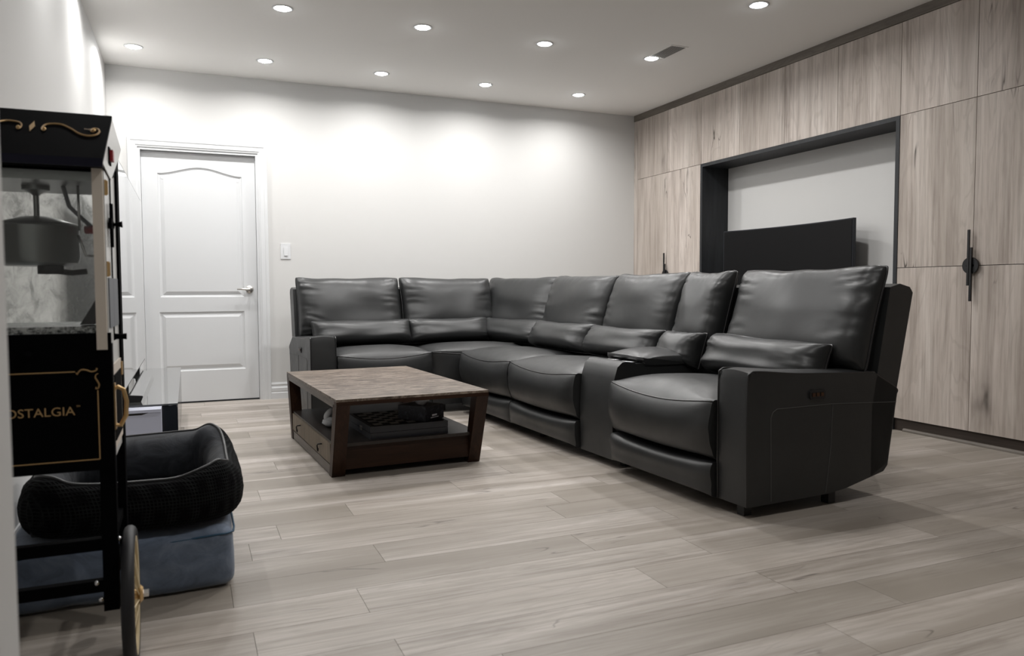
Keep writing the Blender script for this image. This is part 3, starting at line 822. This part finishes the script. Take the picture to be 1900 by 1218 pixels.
for yy in (4.62, 5.65):
    bm = B(); prism(bm, [(-.12, SZ), (-.012, SZ), (-.012, tz0+.01), (-.03, tz0+.01), (-.04, SZ+.02), (-.12, SZ+.006)], yy-.012, yy+.012, lambda p, q, a: Vector((XT+p, a, q))); put('foot', bm, blackpl_m, t2)
sb = root('soundbar', (-.20, 5.2, SZ), 'long slim wedge soundbar lying on the stand before the television', 'soundbar')
bm = B(); prism(bm, [(-.296, SZ), (-.236, SZ), (-.226, SZ+.026), (-.230, SZ+.030), (-.292, SZ+.036), (-.296, SZ+.032)], 4.31, 5.60, lambda p, q, a: Vector((p, a, q))); bev(bm, .003, 1)
put('cabinet', bm, screen_m, sb)
bm = B(); prism(bm, [(-.2965, SZ), (-.2355, SZ), (-.2255, SZ+.026), (-.229, SZ+.0305), (-.292, SZ+.0365), (-.2965, SZ+.032)], 4.302, 4.31, lambda p, q, a: Vector((p, a, q)))
put('end_cap', bm, blackpl_m, sb)
wb = root('white_case', (-.26, 4.08, 0), 'flat pale lavender-white plastic case against the end of the black stand', 'storage case')
bm = B(); box(bm, -.40, -.134, 4.02, 4.12, 0, .335); bev(bm, .010, 3); put('case', bm, white_pl_m, wb, True, angle=.6)
bm = B(); box(bm, -.40, -.134, 4.014, 4.12, .336, .350); bev(bm, .005, 2); put('lid', bm, white_pl_m, wb, True, angle=.6)
bm = B(); prism(bm, [(-.36, .326), (-.22, .326), (-.19, .335), (-.36, .335)], 4.018, 4.021, lambda p, q, a: Vector((p, a, q))); put('slot', bm, gap_m, wb)

# ------------------------------------------------------------------ dog beds
def soft_box(x0, x1, y0, y1, z0, z1, r, name, m, parent, n=24, bulge=.02, seed=0, wr=.006, subs=4):
    bm = B(); bmesh.ops.create_cube(bm, size=2)
    bmesh.ops.subdivide_edges(bm, edges=bm.edges[:], cuts=n, use_grid_fill=True)
    hx, hy, hz = (x1-x0)/2, (y1-y0)/2, (z1-z0)/2; c = Vector(((x0+x1)/2, (y0+y1)/2, (z0+z1)/2))
    for v in bm.verts:
        p = Vector((v.co.x*hx, v.co.y*hy, v.co.z*hz))
        q = Vector((max(-hx+r, min(hx-r, p.x)), max(-hy+r, min(hy-r, p.y)), max(-hz+r, min(hz-r, p.z))))
        d = p-q
        if d.length > 1e-6: p = q+d.normalized()*r
        nn = Vector((v.co.x**5, v.co.y**5, v.co.z**5)); 
        if nn.length > 0: nn.normalize()
        fx = (1-v.co.x**2)*(1-v.co.y**2)+(1-v.co.y**2)*(1-v.co.z**2)+(1-v.co.x**2)*(1-v.co.z**2)
        k = bulge*min(1, fx)+wr*(noise.noise(p*7+Vector((seed, 0, 0)))+.5*noise.noise(p*19+Vector((seed, 0, 0))))
        p2 = p+nn*k
        if z0+hz+p2.z+0 < z0+.0 : p2.z = -hz
        if p2.z < -hz: p2.z = -hz
        v.co = c+p2
    return put(name, bm, m, parent, True)
b1 = root('dog_bed', (-.19, 2.9, 0), 'thick slate blue velvet dog bed with dark blue piping, lowest on the floor', 'pet bed')
soft_box(-.505, .112, 2.475, 3.22, 0, .192, .035, 'mattress', blueb_m, b1, seed=1, bulge=.006, wr=.007)
pts = []
for k in range(40):
    x = -.47+.56*k/39; pts.append((x, 2.476, .168+.004*math.sin(x*14)))
pts += [(.112, 2.50, .170), (.1165, 2.55, .170), (.117, 3.15, .170)]
bm = B(); tube(bm, pts, .0035, 6); put('piping', bm, bluepipe_m, b1, True)
b2 = root('dog_bed', (-.15, 2.8, .19), 'black checked corduroy bolster dog bed with grey velvet inside, stacked on top', 'pet bed')
ZB = .204
# base pad
soft_box(-.44, .08, 2.52, 3.08, ZB, ZB+.04, .018, 'pad', velvet_m, b2, n=14, bulge=.01, seed=4)
# bolster: closed loop with outer corduroy and inner velvet
def bolster(name, m, side, mtl_parent):
    bm = B(); N = 96; K = 12; rings = []
    cx, cy = -.165, 2.79; ax, ay = .272, .285
    for i in range(N):
        a = 2*PI*i/N
        ca, sa = math.cos(a), math.sin(a); e = .42
        px = cx+ax*math.copysign(abs(ca)**e, ca); py = cy+ay*math.copysign(abs(sa)**e, sa)
        nx, ny = ca, sa; l = math.hypot(nx, ny); nx /= l; ny /= l
        back = max(0, sa); front = max(0, -sa)
        h = .152+.042*back**.5*(.75+.25*ca)-.006*front*(1-abs(ca))+.008*noise.noise(Vector((a*3, 1, 2)))
        corner = (abs(ca*sa)*2)**2
        h += .028*corner*(1 if (sa < 0 or ca > 0) else .2)
        th = .050
        ring = []
        for k in range(K+1):
            s = k/K
            if side > 0:   # outer surface from ground to crest
                ang = -PI/2+PI*s
                o_ = th*math.cos(ang)**.8*(.8+.35*(1-s)) if abs(math.cos(ang)) > 1e-6 else 0
                zz = ZB+.002+h*(.5+.5*math.sin(ang))
                w_ = .006*noise.noise(Vector((a*9, s*4, 1)))
                o_ = max(0, o_)+w_*math.sin(PI*s)
            else:
                ang = PI/2+PI*s
                o_ = -th*(1.1+1.1*back)*abs(math.cos(ang))**.8
                zz = ZB+.002+h*(.5+.5*math.sin(ang))
                o_ += .006*noise.noise(Vector((a*9, s*4, 7)))*math.sin(PI*s)
            ring.append(bm.verts.new((px+nx*o_, py+ny*o_, zz)))
        rings.append(ring)
    for i in range(N):
        A, Bq = rings[i], rings[(i+1) % N]
        for k in range(K): bm.faces.new((A[k], A[k+1], Bq[k+1], Bq[k]))
    crest = [rings[i][K if side > 0 else 0].co.copy() for i in range(N)]
    o = put(name, bm, m, mtl_parent, True)
    return o, crest
o, crest = bolster('outer_cover', cord_m, 1, b2)
bolster('inner_cover', velvet_m, -1, b2)
bm = B(); tube(bm, crest, .006, 6, True); put('rim_piping', bm, blackpl_m, b2, True)

# ------------------------------------------------------------------ popcorn cart
CX0, CX1, CY0, CY1 = -.497, -.168, 2.0, 2.335
cart = root('popcorn_cart', (-.33, 2.17, 0), 'black and cream old-style popcorn cart with gold lettering at the left edge', 'popcorn machine')
for (xx, yy, nm) in ((CX1-.033, CY0, 'front'), (CX0, CY0, 'front'), (CX1-.02, CY1-.05, 'b'), (CX0, CY1-.05, 'b')):
    z1_ = .80 if nm == 'front' else 1.24
    wv = .033 if nm == 'front' else .02
    bm = B(); box(bm, xx, xx+wv, yy, yy+.05 if nm == 'b' else yy+.033, .165 if xx > -.3 else .0, z1_); put('post', bm, cartblack_m, cart)
# rails low between posts
for z in (.225, .325):
    bm = B(); box(bm, CX0+.033, CX1-.033, CY0+.004, CY0+.026, z-.014, z+.014); put('crossbar', bm, cartblack_m, cart)
    bm = B(); box(bm, CX1-.026, CX1-.008, CY0+.034, CY1-.05, z-.012, z+.012); put('crossbar', bm, cartblack_m, cart)
for (xx, yy, z) in ((CX1-.046, CY0-.002, .236), (CX1-.038, CY0-.002, .196), (CX1+.001, CY0+.02, .330), (CX1+.001, CY0+.02, .20)):
    bm = B(); bmesh.ops.create_uvsphere(bm, u_segments=10, v_segments=6, radius=.006, matrix=Matrix.Translation((xx, yy, z))); put('bolt', bm, steel_m, cart, True)
# lower cupboard
bm = B(); box(bm, CX0+.001, CX1-.001, CY0-.003, CY0+.012, .505, .826); put('front_panel', bm, cartblack_m, cart)
fpn = bpy.context.scene.objects[-1] if False else None
bm = B(); box(bm, CX0+.01, CX1-.006, CY0+.014, CY1-.01, .515, .80); put('cupboard', bm, cartwhite_m, cart)
bm = B(); box(bm, CX1-.006, CX1-.002, CY0+.045, CY1-.06, .54, .745); sd = put('side_door', bm, cream_m, cart)
bm = B(); box(bm, CX1-.002, CX1, CY0+.06, CY1-.09, .56, .72); put('door_inset', bm, cartblack_m, sd)
bm = B(); lathe(bm, [(0, -.024), (.010, -.022), (.012, -.014), (.006, -.008), (.006, 0)], (-.335, CY0-.003, .778), 'Y', 16); put('drawer_knob', bm, cartblack_m, cart, True)
# gold border and lettering
YF_ = CY0-.0045
bm = B()
def gl(x0, z0, x1, z1, wd=.0013):
    dx, dz = x1-x0, z1-z0; l = math.hypot(dx, dz); nx, nz = -dz/l*wd, dx/l*wd
    vs = [bm.verts.new((x, YF_, z)) for x, z in ((x0+nx, z0+nz), (x1+nx, z1+nz), (x1-nx, z1-nz), (x0-nx, z0-nz))]; bm.faces.new(vs)
xr, xl, zt, zb = -.199, -.466, .738, .531
gl(xl+.045, zt, xr-.045, zt); gl(xl, zb, xr, zb); gl(xr, zb, xr, zt-.045); gl(xl, zb, xl, zt-.045)
put('border_line', bm, gold_m, cart)
def scroll(pts, wd, nm='scroll', yy=None, T=None):
    bm = B(); P_ = catmull(pts, 8)
    f = T or (lambda x, z: Vector((x, YF_, z)))
    n = len(P_)
    tube(bm, [f(*p) for p in P_], [wd*(.55+.6*math.sin(PI*i/(n-1))) for i in range(n)], 6)
    return bm
for sgn, xe in ((1, xr), (-1, xl)):
    S = lambda dx, dz: (xe-sgn*dx, zt+dz)
    bm = scroll([S(.043, -.002), S(.041, -.006), S(.038, -.001), S(.032, .004), S(.022, .003), S(.012, -.001), S(.003, .001), S(.000, .005), S(.003, .006)], .0016)
    b2_ = scroll([S(-.002, -.006), S(.003, -.009), S(.004, -.016), S(.000, -.024), S(-.003, -.032), S(-.001, -.040), S(.004, -.041), S(.003, -.037)], .0016)
    for b_ in (bm, b2_): put('corner_scroll', b_, gold_m, cart)
tm = text_mesh('NOSTALGIA', .0285, .0005, lambda c: Vector((c.x*1.03, YF_-c.z, .638+c.y)))
mx = max(v.co.x for v in tm.verts)
for v in tm.verts: v.co.x += -.2465-mx
put('lettering', tm, gold_m, cart)
tm = text_mesh('TM', .006, .0003, lambda c: Vector((-.2440+c.x, YF_-c.z, .656+c.y))); put('lettering', tm, gold_m, cart)
# tray, glass case
bm = B(); box(bm, CX0+.02, CX1-.025, CY0+.004, CY1-.02, .826, .842); put('tray', bm, speck_m, cart)
for xx in (CX0, CX1-.030):
    bm = B(); box(bm, xx, xx+.022, CY0-.006, CY0+.008, .787, 1.215); put('cream_post', bm, cream_m, cart)
bm = B(); box(bm, CX0+.02, CX1-.030, CY0-.002, CY0+.001, .845, 1.205); put('front_glass', bm, glass_m, cart)
bm = B(); box(bm, CX0+.004, CX1-.022, CY1-.014, CY1-.010, .80, 1.22); put('rear_glass', bm, smear, cart)
bm = B(); box(bm, CX1-.010, CX1-.006, CY0+.010, CY1-.05, .80, 1.24); sp = put('side_panel', bm, cartwhite_m, cart)
bm = B(); box(bm, CX1-.006, CX1-.003, CY0+.03, CY1-.075, .835, .955); put('side_window', bm, grey_hose_m, sp)
bm = B(); box(bm, CX0, CX0+.004, CY0+.010, CY1-.05, .80, 1.24); put('side_panel', bm, cartwhite_m, cart)
bm = B(); box(bm, CX1-.006, CX1-.003, CY0+.135, CY0+.138, .80, 1.22); put('panel_seam', bm, cartblack_m, sp)
for z in (1.165, .975):
    bm = B(); box(bm, CX1-.006, CX1-.001, CY0+.014, CY0+.020, z-.018, z+.018); cyl(bm, (CX1-.001, CY0+.018, z-.016), (CX1-.001, CY0+.018, z+.016), .0022, 8); put('hinge', bm, brass_m, cart)
bm = B(); box(bm, CX1-.004, CX1+.002, CY1-.07, CY1-.05, .70, .735); put('hinge', bm, brass_m, cart)
# cross latch
bm = B(); prism(bm, [(2.055, 1.072), (2.13, 1.078), (2.13, 1.092), (2.055, 1.098)], CX1-.003, CX1+.004, lambda p, q, a: Vector((a, p, q)))
prism(bm, [(2.085, 1.03), (2.10, 1.03), (2.107, 1.085), (2.10, 1.135), (2.085, 1.135), (2.078, 1.085)], CX1-.003, CX1+.004, lambda p, q, a: Vector((a, p, q)))
tube(bm, [(CX1, 2.09, 1.085), (CX1+.010, 2.09, 1.085), (CX1+.024, 2.09, 1.086)], [.005, .004, .008], 10)
put('latch', bm, cartblack_m, cart)
bm = B(); tube(bm, [(CX1, 2.09, .812), (CX1+.012, 2.09, .812), (CX1+.026, 2.09, .812)], [.008, .006, .008], 12); put('knob', bm, cartblack_m, cart, True)
# brass pull handle on the side near the front
bm = B(); tube(bm, [(CX1-.001, 2.03, .690), (CX1+.008, 2.03, .695), (CX1+.020, 2.03, .688), (CX1+.026, 2.03, .66), (CX1+.024, 2.03, .625), (CX1+.012, 2.03, .602), (CX1-.001, 2.03, .604)], .005, 10)
box(bm, CX1-.001, CX1+.003, 2.018, 2.042, .594, .704)
put('pull_handle', bm, brass_m, cart, True, angle=.7)
# canopy sign
can = [(1.955, 1.212), (1.953, 1.222), (2.228, 1.366), (2.492, 1.334), (2.42, 1.292), (2.335, 1.24), (2.15, 1.203), (2.14, 1.2)]
SX0, SX1 = CX0-.002, -.170
bm = B(); prism(bm, [(1.963, 1.208), (2.226, 1.358), (2.480, 1.330), (2.42, 1.292), (2.335, 1.235), (2.15, 1.202), (2.0, 1.205)], SX0+.004, SX1-.002, lambda p, q, a: Vector((a, p, q))); put('canopy', bm, cartblack_m, cart)
bm = B(); prism(bm, [(1.955, 1.212), (2.232, 1.366), (2.500, 1.334), (2.40, 1.290), (2.15, 1.200)], SX1-.002, SX1, lambda p, q, a: Vector((a, p, q))); ce = put('canopy_end', bm, cartwhite_m, cart)
bm = B()
fs = lambda x, s, o: Vector((x, 1.955+.277*s-.0045-o*.48, 1.212+.154*s+.008+o*.87))
vs = [bm.verts.new(fs(x, s, o)) for (x, s, o) in ((SX0, 0, 0), (SX1, 0, 0), (SX1, 1, 0), (SX0, 1, 0))]
vs2 = [bm.verts.new(v.co+Vector((0, .004, -.007))) for v in vs]
bm.faces.new(vs); bm.faces.new(vs2[::-1])
for k in range(4): bm.faces.new((vs[k], vs[(k+1) % 4], vs2[(k+1) % 4], vs2[k]))
put('sign_panel', bm, cartblack_m, cart)
bm = B(); box(bm, SX0, SX1, 1.950, 1.958, 1.203, 1.222); put('sign_band', bm, navy_m, cart)
# scrolls on the sign, (x, s)
SC_T = lambda x, s: fs(x, s, .002)
xm = -.330
for sg in (1, -1):
    q = lambda dx, s: (xm+sg*dx, s)
    bm = scroll([q(.030, .56), q(.026, .52), q(.021, .56), q(.024, .64), q(.036, .68), q(.058, .68), q(.080, .60), q(.100, .50), q(.120, .46), q(.136, .50), q(.141, .58), q(.134, .64), q(.124, .62), q(.124, .56), q(.131, .56)], .0022, T=SC_T)
    put('sign_scroll', bm, gold_m, cart)
    for p in ((.026, .56), (.130, .59)):
        bm = B(); bmesh.ops.create_uvsphere(bm, u_segments=10, v_segments=6, radius=.0042, matrix=Matrix.Translation(SC_T(xm+sg*p[0], p[1]))); put('scroll_dot', bm, brass_m, cart, True)
bm = B(); vs = [bm.verts.new(SC_T(*p)) for p in ((xm-.006, .60), (xm, .48), (xm+.006, .60), (xm, .72))]; bm.faces.new(vs); put('diamond', bm, brass_m, cart)
tm = text_mesh('THE', .0085, .0002, lambda c: SC_T(-.223+c.x, .60+c.y/.154*.6)+Vector((0, -c.z, 0))); put('sign_lettering', tm, gold_m, cart)
# switch on canopy end
bm = B(); box(bm, SX1, SX1+.003, 2.085, 2.135, 1.232, 1.272); put('switch_plate', bm, cartblack_m, ce)
bm = B(); box(bm, SX1+.003, SX1+.010, 2.095, 2.125, 1.240, 1.266); put('rocker', bm, red_m, ce)
# inside: motor plate, rod, kettle
bm = B(); box(bm, CX0+.01, CX1-.03, CY0+.02, CY1-.03, 1.178, 1.20); put('motor_plate', bm, kettle_m, cart)
kx, ky = -.334, 2.16
bm = B(); lathe(bm, [(.030, 1.178), (.030, 1.168), (.012, 1.160), (.0065, 1.155), (.0065, 1.105), (.012, 1.10), (.016, 1.075)], (kx, ky, 0), 'Z', 20); put('stirring_rod', bm, kettle_m, cart, True, angle=.7)
bm = B(); lathe(bm, [(0, .985), (.074, .985), (.086, .992), (.090, 1.004), (.090, 1.080), (.093, 1.083), (.088, 1.087), (.030, 1.104), (.0, 1.106)], (kx, ky, 0), 'Z', 48)
kt = put('kettle', bm, kettle_m, cart, True, angle=.7)
bm = B(); cyl(bm, (kx+.03, ky-.03, .985), (kx+.03, ky-.03, .965), .028, 16); tube(bm, [(kx+.04, ky-.03, .972), (kx+.075, ky-.03, .968), (kx+.105, ky-.02, .972)], .007, 10); put('heater_plug', bm, cartblack_m, kt, True, angle=.7)
bm = B(); tube(bm, [(kx+.105, ky-.02, 1.074), (kx+.150, ky-.03, 1.074)], .010, 12); put('kettle_knob', bm, red_m, kt, True)
bm = B(); tube(bm, [(kx+.09, ky-.03, 1.06), (kx+.10, ky-.03, 1.03), (kx+.105, ky-.03, 1.01), (kx+.125, ky-.03, 1.01)], .003, 8); put('kettle_bail', bm, steel_m, kt, True)
bm = B(); tube(bm, [(kx+.06, ky-.02, 1.18), (kx+.072, ky-.02, 1.13), (kx+.10, ky-.02, 1.10), (kx+.128, ky-.02, 1.072)], .005, 10); put('power_cord', bm, grey_hose_m, cart, True)
bm = B(); tube(bm, [(kx+.095, ky-.05, 1.18), (kx+.096, ky-.05, 1.07)], .003, 8); put('support_rod', bm, steel_m, cart, True)
bm = B(); prism(bm, [(-.235, .845), (-.205, .845), (-.195, .905), (-.20, .905)], CY0+.03, CY0+.10, lambda p, q, a: Vector((p, a, q))); put('scoop_guard', bm, cartblack_m, cart)
# wheel
WX, WY, WR = -.148, 2.07, .170
bm = B(); tube(bm, [(WX, WY+(WR-.015)*math.cos(a), WR+(WR-.015)*math.sin(a)) for a in [2*PI*k/64 for k in range(64)]], .015, 12, True)
def skew(bm):
    for v in bm.verts: v.co.x -= (v.co.y-WY)*.02
skew(bm)
wh = put('wheel', bm, rubber_m, cart, True, label='black tyre on a cream spoked wheel')
bm = B()
for r in (.136,):
    lathe(bm, [(r-.006, -.009), (r+.006, -.011), (r+.006, .011), (r-.006, .009), (r-.006, -.009)], (WX+.003, WY, WR), 'X', 48)
skew(bm); put('rim', bm, rim_m, wh, True, angle=.6)
bm = B(); lathe(bm, [(0, -.020), (.020, -.018), (.014, -.008), (.012, .010), (.022, .018), (.016, .024), (0, .026)], (WX+.003, WY, WR), 'X', 20); skew(bm); put('hub', bm, brass_m, wh, True, angle=.6)
for k in range(18):
    a = 2*PI*k/18; b_ = a+(.5 if k % 2 else -.5)
    bm = B(); tube(bm, [(WX+.003+(.016 if k % 2 else -.012), WY+.017*math.cos(b_), WR+.017*math.sin(b_)), (WX+.003, WY+.132*math.cos(a), WR+.132*math.sin(a))], .0018, 6); skew(bm); put('spoke', bm, rim_m, wh)
bm = B(); cyl(bm, (WX+.026, WY, WR), (WX+.040, WY, WR), .010, 6); cyl(bm, (CX1-.04, WY, WR), (WX+.03, WY, WR), .006, 10); put('axle', bm, steel_m, wh)
